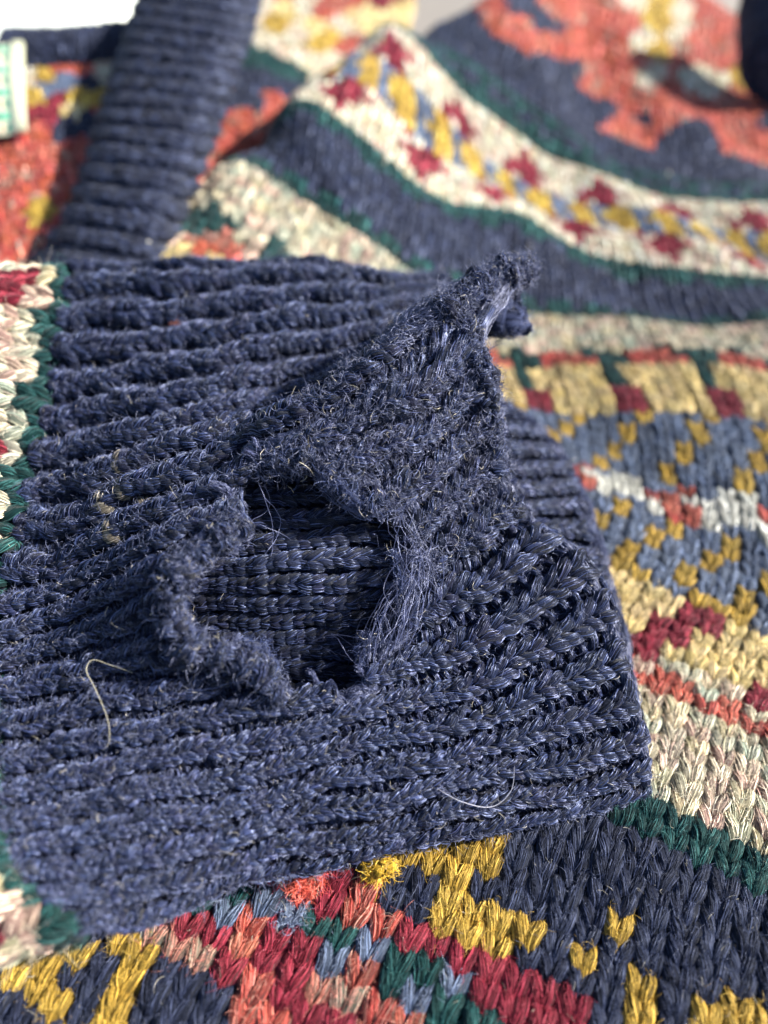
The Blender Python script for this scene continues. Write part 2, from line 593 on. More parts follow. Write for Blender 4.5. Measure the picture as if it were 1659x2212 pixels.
BOT = [(560, 1900, 'orange'), (640, 1890, 'crimson'), (730, 1920, 'crimson'), (815, 1870, 'mustard'), (800, 1830, 'bodynavy'), (870, 1920, 'bodynavy'),
       (425, 1930, 'teal'), (490, 1935, 'teal'), (500, 1975, 'greyblue'), (560, 1965, 'greyblue'), (610, 1985, 'greyblue'), (350, 1975, 'marl'), (370, 2020, 'marl'), (415, 2000, 'crimson'),
       (450, 2030, 'crimson'), (790, 1970, 'marl'), (850, 2000, 'marl'), (740, 1960, 'crimson'), (640, 1950, 'crimson'), (900, 2040, 'crimson'), (980, 2070, 'crimson'), (1060, 2110, 'crimson'),
       (1140, 2150, 'crimson'), (1215, 2195, 'crimson'), (680, 2000, 'teal'), (700, 2045, 'teal'), (745, 2075, 'greyblue'), (790, 2040, 'greyblue'), (630, 2060, 'crimson'), (590, 2100, 'crimson'), (530, 2080, 'crimson'),
       (545, 2040, 'marl'), (480, 2070, 'marl'), (500, 2120, 'crimson'), (840, 2085, 'teal'), (890, 2120, 'teal'), (930, 2160, 'greyblue'), (990, 2190, 'teal'), (700, 2120, 'marl'), (770, 2130, 'marl'), (640, 2150, 'crimson'),
       (720, 2190, 'crimson'), (830, 2180, 'marl'), (560, 2180, 'marl'), (300, 2010, 'marl'), (250, 2060, 'mustard'), (300, 2060, 'mustard'), (270, 2140, 'mustard'), (240, 2190, 'mustard'), (110, 2090, 'mustard'), (70, 2120, 'mustard'), (120, 2180, 'mustard'),
       (190, 2100, 'bodynavy'), (180, 2170, 'bodynavy'), (340, 2120, 'bodynavy'), (330, 2190, 'bodynavy'), (400, 2090, 'bodynavy'), (440, 2150, 'bodynavy'), (460, 2200, 'bodynavy'), (20, 2150, 'bodynavy'), (60, 2200, 'bodynavy'), (210, 2040, 'bodynavy'), (150, 2050, 'mustard'),
       (960, 1850, 'mustard'), (1010, 1840, 'mustard'), (910, 1850, 'mustard'), (1020, 1890, 'mustard'), (985, 1900, 'mustard'), (960, 1965, 'mustard'), (1000, 1950, 'mustard'), (1030, 2000, 'mustard'), (1070, 2010, 'mustard'), (985, 1985, 'mustard'),
       (910, 1960, 'bodynavy'), (900, 1900, 'bodynavy'), (1060, 1930, 'bodynavy'), (1100, 1900, 'bodynavy'), (1110, 1980, 'bodynavy'), (1150, 2085, 'mustard'), (1165, 2045, 'mustard'), (1205, 2050, 'bodynavy'), (1115, 2060, 'bodynavy'), (1210, 2110, 'bodynavy'),
       (1170, 1990, 'bodynavy'), (1295, 2060, 'mustard'), (1305, 2015, 'mustard'), (1350, 2040, 'bodynavy'), (1250, 2030, 'bodynavy'), (1300, 2110, 'bodynavy'), (1300, 1960, 'bodynavy'), (1370, 2155, 'mustard'), (1390, 2190, 'mustard'), (1310, 2170, 'bodynavy'), (1440, 2150, 'bodynavy'), (1530, 2190, 'mustard'), (1620, 2195, 'mustard'), (1570, 2140, 'bodynavy'), (1500, 2100, 'bodynavy'), (1640, 2140, 'bodynavy'), (1460, 2190, 'bodynavy')]
TOP = [(1060, 20, 'orange'), (1110, 60, 'orange'), (1150, 90, 'orange'), (1120, 10, 'bodynavy'), (1170, 50, 'bodynavy'), (1200, 20, 'coral'), (1230, 110, 'orange'), (1260, 60, 'coral'), (1300, 30, 'coral'), (1330, 100, 'coral'), (1000, 60, 'bodynavy'),
       (1150, 150, 'bodynavy'), (1230, 170, 'bodynavy'), (1290, 160, 'coral'), (1240, 210, 'bodynavy'), (1270, 190, 'orange'), (1330, 200, 'coral'), (1370, 230, 'coral'), (1340, 280, 'orange'), (1400, 285, 'orange'), (1390, 262, 'bodynavy'), (1430, 270, 'orange'), (1380, 240, 'coral'), (1440, 230, 'coral'),
       (1300, 240, 'bodynavy'), (1500, 240, 'coral'), (1500, 290, 'bodynavy'), (1450, 300, 'bodynavy'), (1560, 240, 'coral'), (1580, 280, 'orange'), (1620, 290, 'orange'), (1650, 275, 'bodynavy'), (1640, 230, 'coral'), (1620, 260, 'coral'), (1650, 310, 'orange'),
       (1375, 5, 'cream'), (1410, 30, 'mustard'), (1430, 60, 'mustard'), (1420, 0, 'mustard'), (1470, 30, 'cream'), (1450, 70, 'cream'), (1510, 30, 'coral'), (1560, 30, 'coral'), (1380, 90, 'cream'), (1420, 110, 'mustard'), (1400, 160, 'cream'), (1350, 60, 'coral'),
       (1460, 130, 'coral'), (1500, 100, 'coral'), (1560, 130, 'coral'), (1480, 170, 'cream'), (1540, 190, 'cream'), (1600, 180, 'mustard'), (1450, 190, 'coral'), (1640, 190, 'cream'), (1580, 210, 'coral'), (1380, 140, 'coral')]
LOWL = [(340, 520, 'crimson'), (330, 550, 'crimson'), (370, 515, 'cream'), (350, 560, 'yellow'), (400, 560, 'yellow'), (430, 540, 'coral'), (470, 530, 'coral'), (510, 550, 'coral'), (450, 575, 'yellow'), (540, 540, 'cream'), (560, 575, 'teal'), (410, 500, 'teal'), (450, 500, 'teal'), (440, 480, 'teal')]


def chartF(i, j, px, py):
    Y = YID.index
    b = 0
    if j < 8:
        if py > 1815 or (j < 4 and px < 1100):
            return seeds(px, py, BOT)
        return Y('bodynavy')
    if j <= 9:
        return Y('teal')
    if j <= 16:
        return Y('cream')
    if j <= 18:
        return Y('coral') if (j == 17 or (i * 7) % 5 < 3) else Y('cream')
    if j <= 24:
        d = (i - (j - 19) // 2) % 6
        if d < 1.7:
            return Y('crimson')
        return Y('yellow') if j > 19 else Y('cream')
    if j <= 31:
        d = (i - j // 2) % 3
        if j == 25 and d < 3:
            return Y('mustard') if i % 5 < 3 else Y('greyblue')
        return Y('mustard') if d == 0 else Y('greyblue')
    if j <= 35:
        d = (i + (j == 34)) % 6
        if j == 35:
            return Y('white') if d in (3, 4) else Y('coral') if d in (1,) else Y('greyblue')
        return Y('coral') if d in (0, 1) else Y('white') if not (j == 32 and d in (3, 4)) else Y('greyblue')
    if j <= 42:
        d = (i - j // 2) % 4
        return Y('mustard') if d < 1 else Y('greyblue')
    if j <= 50:
        if i < -4:
            return seeds(px, py, LOWL)
        d = (i + 2) % 6
        if j <= 45:
            return Y('crimson') if d < 2 else Y('yellow')
        if j <= 48:
            return Y('teal') if d == 0 else Y('yellow')
        if j == 49:
            return Y('teal') if d in (0, 1) else Y('coral')
        return Y('teal') if d in (0, 1, 5) else Y('coral')
    if j <= 56:
        return Y('cream') if (j > 51 or i % 5) else Y('teal')
    if j <= 57:
        return Y('teal')
    if j <= 66:
        return Y('teal') if (j == 66 and (i * 3) % 4 < 2) or (j == 58 and (i * 5) % 3) else Y('bodynavy')
    if j <= 68:
        return Y('teal')
    if j <= 74:
        d = (i + 2) % 8
        if (j == 70 and d == 2) or (j == 71 and d in (1, 2)) or (j == 72 and d in (0, 1, 2, 3)) or (j == 73 and d in (1, 2, 3, 4)) or (j == 74 and d in (0, 2, 3)):
            return Y('crimson')
        return Y('cream')
    if j <= 79:
        d = i % 4
        return Y('greyblue') if d == 3 or (d == 0 and j in (75, 79)) or (d == 0 and i % 8 == 0 and j != 77) else Y('mustard')
    if j <= 85:
        d = (i + 6) % 8
        if (j == 80 and d in (0, 2, 3)) or (j == 81 and d in (0, 1, 2, 3)) or (j == 82 and d in (1, 2, 3, 4)) or (j == 83 and d in (2, 3)) or (j == 84 and d == 2):
            return Y('crimson')
        return Y('cream')
    if j <= 90:
        return Y('teal') if (j <= 87 or (i * 5 + j) % (j - 85) == 0) else Y('bodynavy')
    if j <= 96:
        return Y('bodynavy')
    return seeds(px, py, TOP)


def cells_for(surf, i0, i1, j0, j1, chart, m=40, keepf=None):
    I, J = np.meshgrid(np.arange(i0, i1), np.arange(j0, j1), indexing='ij')
    I, J = I.ravel(), J.ravel()
    P, N = surf.ev(I + 0., J + .5)
    px, py, t = proj(P)
    ok = (px > -m) & (px < 1659 + m) & (py < 2212 + m) & (py > -m) & (t > 1)
    if keepf is not None:
        ok &= keepf(I, J, px, py, P, N)
    I, J, px, py = I[ok], J[ok], px[ok], py[ok]
    cid = np.array([chart(a, b, c, d) for a, b, c, d in zip(I, J, px, py)])
    return dict(u=I + 0., v=J + 0., i=I, j=J, cid=cid, px=px, py=py)


def sub(c, m):
    return {k_: v_[m] for k_, v_ in c.items()}


cF = cells_for(SF, -24, 45, -15, 132, chartF, 90)
us, vs = np.arange(-25, 46), np.arange(-15, 132)
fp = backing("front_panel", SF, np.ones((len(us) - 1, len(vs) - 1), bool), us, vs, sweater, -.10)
# what the cuff covers needs no loops
COVER = [(-50, 600), (700, 640), (1000, 900), (1150, 1000), (1230, 1200), (1300, 1450), (1300, 1650), (900, 1760), (300, 1900), (-50, 1950)]
hid = inside(cF['px'], cF['py'], COVER)
cF = sub(cF, ~hid)
near = cF['j'] < 44
mid = (cF['j'] >= 58)
# keep each colour region in one mesh per band of rows
for (a, b, f_, sd_, rr_) in ((-20, 10, 150, 7, .066), (10, 25, 80, 6, .067), (25, 58, 30, 6, .070)):
    m_ = (cF['j'] >= a) & (cF['j'] < b)
    Pn, Nn, Tn, Rn = knit(SF, sub(cF, m_), fp, rr_, sides=sd_, fib=f_, jit=.065, hmat=M_SOFT, hairs=True, fw=.0021 if a < 10 else .0028 if a < 25 else .0042)
    tint = np.array([PAL[c].mean(0) for c in cF['cid'][m_]])[:, None].repeat(Pn.shape[1], 1).reshape(-1, 3)
    fuzz("wool_fuzz", fp, Pn + Nn * Rn[..., None], Nn, Tn, {-20: 16000, 10: 7000, 25: 3000}[a], .13, .0015, tint, pale=.03)
knit(SF, sub(cF, mid), fp, .074, far=True, sides=5, fib=5, jit=.05, fw=.010)

# ------------------------------------------------------------------ cuff, upper layer
W = []
LN = {  # rib number: (row, px, py, depth)
    0: [(0, 150, 590, 10.3), (14, 400, 580, 10.4), (31, 700, 576, 10.8), (46, 950, 606, 11.4)],
    -1.2: [(0, 150, 625, 10.9), (14, 400, 615, 11.0), (31, 700, 615, 11.4), (46, 950, 640, 11.9)],
    -3: [(0, 150, 760, 11.2), (14, 400, 750, 11.3), (31, 700, 750, 11.6), (46, 950, 760, 12.0)],
    2: [(0, 130, 700, 9.7), (18, 450, 675, 9.8), (37, 830, 650, 10.2), (46, 985, 632, 10.7)],
    4: [(0, 105, 830, 9.15), (15, 350, 805, 9.1), (30, 620, 755, 9.3), (40, 850, 700, 9.7), (46, 1010, 650, 10.1)],
    6: [(0, 75, 990, 8.55), (15, 300, 945, 8.5), (25, 500, 885, 8.6), (36, 740, 805, 9.25), (42, 900, 730, 9.6), (46, 1100, 712, 9.5)],
    7: [(0, 55, 1070, 8.3), (13, 250, 1015, 8.2), (24, 450, 940, 8.2), (32, 620, 865, 9.0), (40, 800, 775, 9.45), (44, 940, 700, 9.45), (46.5, 1125, 650, 9.1)],
    8: [(0, 35, 1150, 8.0), (13, 250, 1080, 7.9), (24, 450, 1000, 7.8), (32, 620, 915, 7.7), (39, 800, 800, 7.75), (43, 960, 665, 8.2), (46.5, 1145, 570, 8.8)],
    9: [(0, 15, 1240, 7.75), (13, 250, 1155, 7.6), (24, 450, 1070, 7.5), (31, 600, 985, 7.5), (38, 800, 900, 7.55), (43, 940, 810, 7.8), (46, 1030, 720, 8.1)],
    10: [(0, 0, 1325, 7.5), (13, 250, 1240, 7.35), (23, 430, 1160, 7.2), (38, 820, 1000, 7.5), (42, 940, 930, 7.75), (46, 1062, 850, 8.0)],
    11: [(0, -10, 1415, 7.25), (13, 250, 1325, 7.2), (22, 420, 1265, 7.0), (38, 870, 1120, 7.75), (46, 1070, 970, 8.1)],
    12: [(0, -15, 1508, 7.0), (13, 240, 1430, 7.1), (24, 440, 1400, 7.05), (36, 860, 1260, 7.7), (42, 990, 1180, 7.95), (46, 1105, 1090, 8.2)],
    13: [(0, -15, 1600, 6.75), (12, 240, 1545, 6.9), (26, 560, 1480, 7.1), (36, 850, 1400, 7.5), (42, 1020, 1310, 7.8), (46, 1225, 1180, 8.15)],
    14: [(0, -15, 1695, 6.5), (12, 240, 1645, 6.75), (24, 520, 1590, 7.0), (36, 870, 1500, 7.35), (46, 1300, 1295, 8.05)],
    15: [(0, -10, 1790, 6.25), (12, 260, 1735, 6.6), (24, 540, 1670, 6.95), (36, 900, 1580, 7.3), (46, 1338, 1430, 7.95)],
    16: [(0, 10, 1870, 6.1), (12, 290, 1815, 6.45), (24, 580, 1745, 6.9), (36, 950, 1660, 7.3), (46, 1368, 1545, 7.9)],
    17: [(0, 60, 1935, 6.0), (12, 330, 1885, 6.45), (24, 620, 1815, 6.9), (36, 980, 1735, 7.3), (46, 1388, 1640, 7.9)],
    18: [(0, 170, 1990, 6.1), (9, 300, 1975, 6.45), (13, 400, 1935, 6.7), (24, 640, 1868, 7.1), (36, 1000, 1795, 7.5), (46, 1390, 1700, 8.0)],
    19: [(0, 190, 1985, 6.5), (9, 310, 1965, 6.8), (24, 640, 1850, 7.4), (36, 1000, 1775, 7.75), (46, 1385, 1690, 8.15)],
}
VN = 62
GV = 62 / 52


def gs(s_):
    return np.where(np.asarray(s_, float) < 9, s_, 9 + (np.asarray(s_, float) - 9) * 1.35)


SN1 = 22


def gcourse(v):
    return v if v <= 30 else 30 + (v - 30) * 1.2 if v <= 36 else 37.2 + (v - 36) * 1.48


# sleeve beyond the seam, off the left of the frame
for s_, (px, py, t) in {0: (20, 585, 10.0), 4: (-60, 810, 8.8), 8: (-130, 1130, 7.7), 12: (-190, 1490, 6.6), 16: (-170, 1880, 5.7), 18: (-10, 2045, 5.9), 19: (10, 2040, 6.3)}.items():
    W.append((float(gs(s_)), -8, *at(px, py, t)))
for s_, l_ in LN.items():
    for (v_, px, py, t) in l_:
        W.append((float(gs(s_)), gcourse(v_) * GV, *at(px, py, t)))


def cuffripple(u, v, P):
    a = .02 * np.sin(u * 1.1 + v * .11) + .015 * np.sin(u * .6 - v * .28 + 2) + .012 * np.sin(u * 2.3 + v * .4)
    z = np.zeros(P.shape)
    z[..., 2] = a
    z[..., 1] = .02 * np.sin(v * .26 + u)
    return z


SC = Surf([(a, b, *c) for a, b, *c in W], -3, 23, -12, 66, .25, .004, 1, .2, cuffripple)
HOLE = [(500, 1075), (515, 1140), (480, 1165), (425, 1195), (378, 1270), (375, 1335), (410, 1390), (490, 1400), (560, 1430), (615, 1500), (690, 1490), (740, 1500), (795, 1465), (815, 1395), (862, 1335), (882, 1250), (860, 1180), (880, 1110), (825, 1085), (745, 1050), (710, 995), (640, 975), (560, 1000)]


def ribcells(surf, r0, r1, v1, hole=None, m=60, v0=0, cull=True):
    out = []
    for c in range(r0 * 2, r1 * 2):
        uu = c / 2 + (.0 if c % 2 == 0 else .0)
        vv = np.arange(v0, v1) + (.0 if c % 2 else .0)
        out.append(np.c_[np.full(len(vv), uu), vv, np.full(len(vv), c), np.arange(v0, v1), np.full(len(vv), c % 2)])
    o = np.concatenate(out)
    P, N = surf.ev(o[:, 0], o[:, 1] + .5)
    px, py, t = proj(P)
    ok = (px > -m) & (px < 1659 + m) & (py < 2212 + m) & (py > -m)
    if hole is not None:
        ok &= ~inside(px, py, hole)
    o = o[ok]
    n = len(o)
    return dict(u=o[:, 0], v=o[:, 1], i=o[:, 2].astype(int), j=o[:, 3].astype(int), cid=np.zeros(n, int), px=px[ok], py=py[ok],
                purl=o[:, 4] > .5)


cC = ribcells(SC, -2, SN1, VN, HOLE)
pu = cC.pop('purl')
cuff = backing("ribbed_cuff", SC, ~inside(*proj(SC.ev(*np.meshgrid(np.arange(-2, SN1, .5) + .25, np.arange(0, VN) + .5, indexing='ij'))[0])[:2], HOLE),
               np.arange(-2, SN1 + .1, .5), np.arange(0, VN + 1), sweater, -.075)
tint = -np.ones((len(pu), 3))
sp = rng.random(len(pu))
for (x_, y_, R_, c_) in ((260, 1090, 80, (.17, .145, .115)), (200, 1080, 40, (.16, .14, .11)), (340, 1130, 40, (.14, .125, .105))):
    mm = ((cC['px'] - x_) ** 2 + (cC['py'] - y_) ** 2 < R_ ** 2) & (sp < (.16 if R_ > 20 else 1))
    tint[mm] = c_
cC['tint'] = tint
_a, _b = SC.ev(cC['u'] - .5, cC['v'] + .5)[0], SC.ev(cC['u'] + .5, cC['v'] + .5)[0]
rloc = np.clip(.128 * np.linalg.norm(_b - _a, axis=1), .037, .064)
Pn, Nn, Tn, Rn = knit(SC, cC, cuff, rloc * np.where(pu, .92, 1), aspect_w=.5, sides=7, fib=70, jit=.075, hairs=True, fw=.0030, comp="ribbed_fabric",
                      purl=pu, zcol=np.where(pu, -.07, .05), wcol=np.where(pu, 1.1, 1.35), twist=2.6, loft=.15, wander=.07)
fuzz("wool_fuzz", cuff, Pn + Nn * Rn[..., None], Nn, Tn, 45000, .12, .0019, np.array([.065, .074, .13]), curl=2.0, pale=.035)

Pn_c, Nn_c, Tn_c, Rn_c = Pn, Nn, Tn, Rn

# ------------------------------------------------------------------ cuff, under layer seen through the hole
W = []
UL = {0: [(10, 250, 900, 10.9), (30, 640, 880, 10.9), (52, 1062, 868, 10.9)],
      2: [(10, 240, 990, 10.4), (30, 650, 960, 10.3), (52, 1170, 935, 10.7)],
      5: [(10, 230, 1110, 9.7), (30, 680, 1080, 9.6), (52, 1250, 1060, 10.2)],
      8: [(10, 220, 1230, 9.1), (30, 690, 1210, 8.95), (52, 1295, 1200, 9.5)],
      11: [(10, 220, 1350, 8.6), (30, 700, 1330, 8.5), (52, 1335, 1340, 8.95)],
      14: [(10, 230, 1480, 8.1), (30, 700, 1450, 8.15), (52, 1362, 1480, 8.5)],
      18: [(10, 240, 1680, 7.6), (30, 720, 1640, 7.8), (52, 1388, 1650, 8.2)],
      -4: [(10, 260, 780, 11.2), (30, 640, 770, 11.4), (52, 960, 800, 11.6)]}
for s_, l_ in UL.items():
    for (v_, px, py, t) in l_:
        W.append((s_, v_ * 1.2, *at(px, py, t - ({0: .7, 2: 1.4, 5: 1.6, 8: 1.3, 11: .65, 14: .3}.get(s_, .3) if px < 900 else 0))))
SU = Surf(W, -4, 18.5, 9, 65, .25, .004, 1, .2, cuffripple)
VIS = [(360, 940), (960, 880), (1400, 840), (1420, 1760), (1200, 1760), (1000, 1300), (900, 1520), (600, 1560), (360, 1450)]
cU = ribcells(SU, -3, 17, 62, None, 60, 11)
pu = cU.pop('purl')
m_ = inside(cU['px'], cU['py'], VIS)
cU, pu = sub(cU, m_), pu[m_]
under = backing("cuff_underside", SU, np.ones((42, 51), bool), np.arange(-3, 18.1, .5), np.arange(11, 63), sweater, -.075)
Pn, Nn, Tn, Rn = knit(SU, cU, under, np.where(pu, .040, .047), aspect_w=.5, sides=6, fib=40, jit=.06, hairs=True, fw=.0035, comp="ribbed_fabric",
                      purl=pu, zcol=np.where(pu, -.07, .045), wcol=np.where(pu, .9, 1.4), wander=.07)
fuzz("wool_fuzz", under, Pn + Nn * Rn[..., None], Nn, Tn, 4000, .1, .0018, PAL[0].mean(0) * 1.4)

# ------------------------------------------------------------------ sleeve left of the cuff seam
SL = {}


def chartS(i, j, px, py):
    Y = YID.index
    if j == 0 or (j == 1 and i % 3 == 0):
        return Y('teal')
    if j <= 5:
        d = i % 7
        if (j >= 3 and d in (1, 2)) or (j == 2 and d == 1):
            return Y('crimson')
        if j == 5 and d in (3, 4, 5):
            return Y('mustard')
        return Y('cream')
    return Y('mustard') if i % 4 < 2 else Y('greyblue')


nS = 25
class SleeveSurf:
    def ev(s, u, v):
        return SC.ev(gs(u * .75), -v * 1.75)


SS = SleeveSurf()
# the seam face normal keeps the sign of the cuff's own sheet
cS = cells_for(SS, -2, 26, 0, 6, chartS, 60)
sleeve = backing("sleeve", SC, np.ones((47, 10), bool), np.arange(-1, 22.6, .5), np.arange(-10, .5), sweater, -.09)
Pn, Nn, Tn, Rn = knit(SS, cS, sleeve, .075, sides=6, fib=70, jit=.05, hmat=M_SOFT, hairs=True, fw=.003)
tint = np.array([PAL[c].mean(0) for c in cS['cid']])[:, None].repeat(Pn.shape[1], 1).reshape(-1, 3)
fuzz("wool_fuzz", sleeve, Pn + Nn * Rn[..., None], Nn, Tn, 900, .2, .002, tint)

# ------------------------------------------------------------------ frayed rims of the tear and of the cuff end


def path_on(surf, uv, n):
    uv = np.array(uv, float)
    d = np.r_[0, np.cumsum(np.linalg.norm(np.diff(uv, axis=0) * (1, .36), axis=1))]
    q = np.linspace(0, d[-1], n)
    u_, v_ = np.interp(q, d, uv[:, 0]), np.interp(q, d, uv[:, 1])
    return surf.ev(u_, v_)


GP, GN = SC.ev(*np.meshgrid(np.arange(-1, 21.9, .1), np.arange(0, VN + 1, .25), indexing='ij'))
gx, gy, gt = proj(GP)
gu, gv = np.meshgrid(np.arange(-1, 21.9, .1), np.arange(0, VN + 1, .25), indexing='ij')


def uv_at(px, py, smin=-1, smax=22):
    d = (gx - px) ** 2 + (gy - py) ** 2 + 1e6 * ((gu < smin) | (gu > smax))
    q = d.argmin()
    return gu.ravel()[q], gv.ravel()[q]


def fray(name, surf, uv, n, rad, hairs, length, outw=None, lump=.5):
    if surf is None:
        q0 = np.linspace(0, len(uv) - 1, n)
        uv = np.array(uv)
        P = np.stack([np.interp(q0, np.arange(len(uv)), uv[:, c_]) for c_ in range(3)], 1)
        N = np.broadcast_to(np.array([0, -.6, .8]), P.shape)
    else:
        P, N = path_on(surf, uv, n)
    P = P + rng.normal(0, rad * .25, P.shape)
    R = rad * (0.65 + lump * rng.random(n) + .25 * np.sin(np.arange(n) * .9 + rng.random() * 6))
    V, T, n1, b1 = tubes(P[None], N[None], R[None], 8)
    V = V + rng.normal(0, rad * .16, V.shape)
    col = np.broadcast_to(PAL[0].mean(0) * .8, (n * 8, 3)) * (0.7 + .5 * rng.random((n * 8, 1)))
    uvv = np.stack(np.broadcast_arrays(np.arange(n)[:, None] * .4, np.arange(8)[None] / 8 + np.arange(n)[:, None] * .1), -1).reshape(-1, 2)
    mesh_obj(name, V.reshape(-1, 3), tube_faces(n, 8), M_YARN, cuff, col, uvv)
    # matted fibres wound round the roll, and loose ends
    src = V[0] - P[:, None]
    outn = nrm(src).reshape(-1, 3)
    Tt = T[0][:, None].repeat(8, 1).reshape(-1, 3)
    tg = nrm(np.cross(outn, Tt) + Tt * .8)
    ns = int(hairs * .75)
    ll = rng.uniform(.08, .3, (ns, 1)) * n
    s0_ = rng.uniform(-.05, 1, (ns, 1)) * n
    q_ = np.clip(s0_ + ll * np.linspace(0, 1, 12), 0, n - 1.001)
    a_ = q_.astype(int)
    f_ = (q_ - a_)[..., None]
    Lp = lambda Q: Q[a_] * (1 - f_) + Q[a_ + 1] * f_
    an = rng.uniform(0, 2 * np.pi, (ns, 1)) + np.linspace(0, 1, 12) * rng.normal(1.5, 2.2, (ns, 1))
    ra = rad * (1.0 + .7 * rng.random((ns, 1)) ** 2) * (1 + .35 * np.sin(np.linspace(0, 9, 12) * rng.random((ns, 1)) + rng.random((ns, 1)) * 6))
    sp_ = Lp(P) + ra[..., None] * (np.cos(an)[..., None] * Lp(n1[0]) + np.sin(an)[..., None] * Lp(b1[0])) + rng.normal(0, .006, (ns, 12, 3))
    cc_ = np.array([.045, .052, .10]) * (.4 + 1.5 * rng.random((ns, 1)) ** 1.5)
    so_ = curves_obj("frayed_strands", sp_, np.full((ns, 12), .0026) * (.6 + .8 * rng.random((ns, 1))), cc_, cuff)
    so_["kind"] = "stuff"
    h = fuzz("frayed_fibres", cuff, V[0].reshape(-1, 3) - outn * rad * .2, outn, tg, int(hairs * (.14 if surf is not None else .4)), length * (.8 if surf is not None else 1), .002, np.array([.055, .062, .11]), curl=2.6, up=.35, seg=7, pale=.05)


hole_uv = [uv_at(*(np.array([x_, y_]) + 22 * (np.array([x_, y_]) - (660, 1230)) / np.hypot(x_ - 660, y_ - 1230)), 7.5) for x_, y_ in HOLE]
q = HOLE
fray("frayed_edge", SC, hole_uv[:9], 46, .048, 3000, .18)
fray("frayed_edge", SC, hole_uv[8:15], 34, .045, 1900, .18)
fray("frayed_edge", SC, hole_uv[14:19], 30, .045, 1400, .18)
fray("frayed_edge", SC, hole_uv[18:] + hole_uv[:1], 34, .05, 2800, .2)
fray("frayed_edge", SC, [(s_, VN) for s_ in gs(np.arange(7.2, 12.6, .3))], 60, .05, 4500, .17)
fray("frayed_edge", SC, [(s_, VN) for s_ in gs(np.arange(12.5, 18.1, .4))], 60, .03, 2000, .13)
fray("frayed_edge", SC, [(8.0, v_) for v_ in np.arange(52, VN + .6, .9)], 40, .10, 4500, .2)
fray("frayed_edge", SC, [(8.0, v_) for v_ in np.arange(43, 53, .9)], 40, .05, 2500, .16)
fray("frayed_edge", SU, [(s_, 62) for s_ in np.arange(0, 17.5, .4)], 60, .06, 3000, .2)

sF = (cC['v'] > 39) & (cC['u'] > 7.6) & (cC['u'] < 13.2)
fuzz("wool_fuzz", cuff, (Pn_c + Nn_c * Rn_c[..., None])[sF], Nn_c[sF], Tn_c[sF], 9000, .16, .0022, np.array([.06, .066, .115]), curl=2.6, up=.5, seg=7)



class Lip:
    """knitted edge curling over: columns along the path, courses round the curl"""

    def __init__(s_, pts, R, inw, nrmv, cols, rows=6, a0=155, a1=-75):
        p = np.array(pts)
        d = np.r_[0, np.cumsum(np.linalg.norm(np.diff(p, axis=0), axis=1))]
        s_.L, s_.R, s_.cols, s_.rows, s_.a0, s_.a1 = d[-1], R, cols, rows, a0, a1
        q0 = np.linspace(0, d[-1], 80)
        P = np.stack([np.interp(q0, d, p[:, c_]) for c_ in range(3)], 1)
        for _ in range(4):
            P[1:-1] = (P[:-2] + P[1:-1] * 2 + P[2:]) / 4
        T = nrm(np.gradient(P, axis=0))
        N = nrm(nrmv - (T @ nrmv)[:, None] * T)
        B = nrm(np.cross(N, T))
        B = np.where(((np.array(inw) - P) * B).sum(1, keepdims=True) < 0, -B, B)
        s_.P, s_.N, s_.B = P, N, B
        x = np.linspace(0, 1, 80)
        s_.r = R * (1 + .28 * np.sin(x * 23 + R * 90) + .18 * np.sin(x * 51 + 2)) * np.clip(np.minimum(x, 1 - x) * 7 + .35, 0, 1)
        s_.t = 22 * np.sin(x * 17 + R * 40)

    def ev(s_, u, v):
        a_ = np.clip(np.asarray(u, float) / s_.cols * 79, 0, 78.999)
        i = a_.astype(int)
        f = (a_ - i)[..., None]
        Q = lambda Z: Z[i] * (1 - f) + Z[i + 1] * f
        th = np.radians(s_.a0 + (s_.a1 - s_.a0) * np.asarray(v, float) / s_.rows + Q(s_.t[:, None])[..., 0])[..., None]
        rr_ = Q(s_.r[:, None])
        rad = np.cos(th) * Q(s_.B) + np.sin(th) * Q(s_.N)
        return Q(s_.P) + Q(s_.N) * rr_ * .45 + rr_ * rad, rad


def lip(pts, R, inw, nrmv=(0, -.55, .84), rows=6, hairs=900):
    p = np.array(pts)
    L = np.linalg.norm(np.diff(p, axis=0), axis=1).sum()
    cols = max(4, int(L / .125))
    sf = Lip(p, R, inw, nrm(np.array(nrmv, float)), cols, rows)
    I, J = np.meshgrid(np.arange(0, cols + 1), np.arange(0, rows), indexing='ij')
    I, J = I.ravel(), J.ravel()
    ok = rng.random(len(I)) > .06
    I, J = I[ok], J[ok]
    cc = dict(u=I + 0., v=J + 0., i=I, j=J, cid=np.zeros(len(I), int))
    pu_ = (I % 2) == 1
    P1, N1, T1, R1 = knit(sf, cc, cuff, .040, sides=6, fib=46, jit=.13, hairs=True, fw=.0028, comp="curled_edge", purl=pu_, zcol=np.where(pu_, -.015, .01), wcol=np.full(len(I), 1.15))
    bs, bv = np.arange(0, cols + .1, .5), np.arange(0, rows + .1, .5)
    backing("curled_edge", sf, np.ones((len(bs) - 1, len(bv) - 1), bool), bs, bv, cuff, -.03)
    fuzz("wool_fuzz", cuff, P1 + N1 * R1[..., None], N1, T1, hairs, .15, .002, np.array([.06, .068, .12]), curl=2.2)


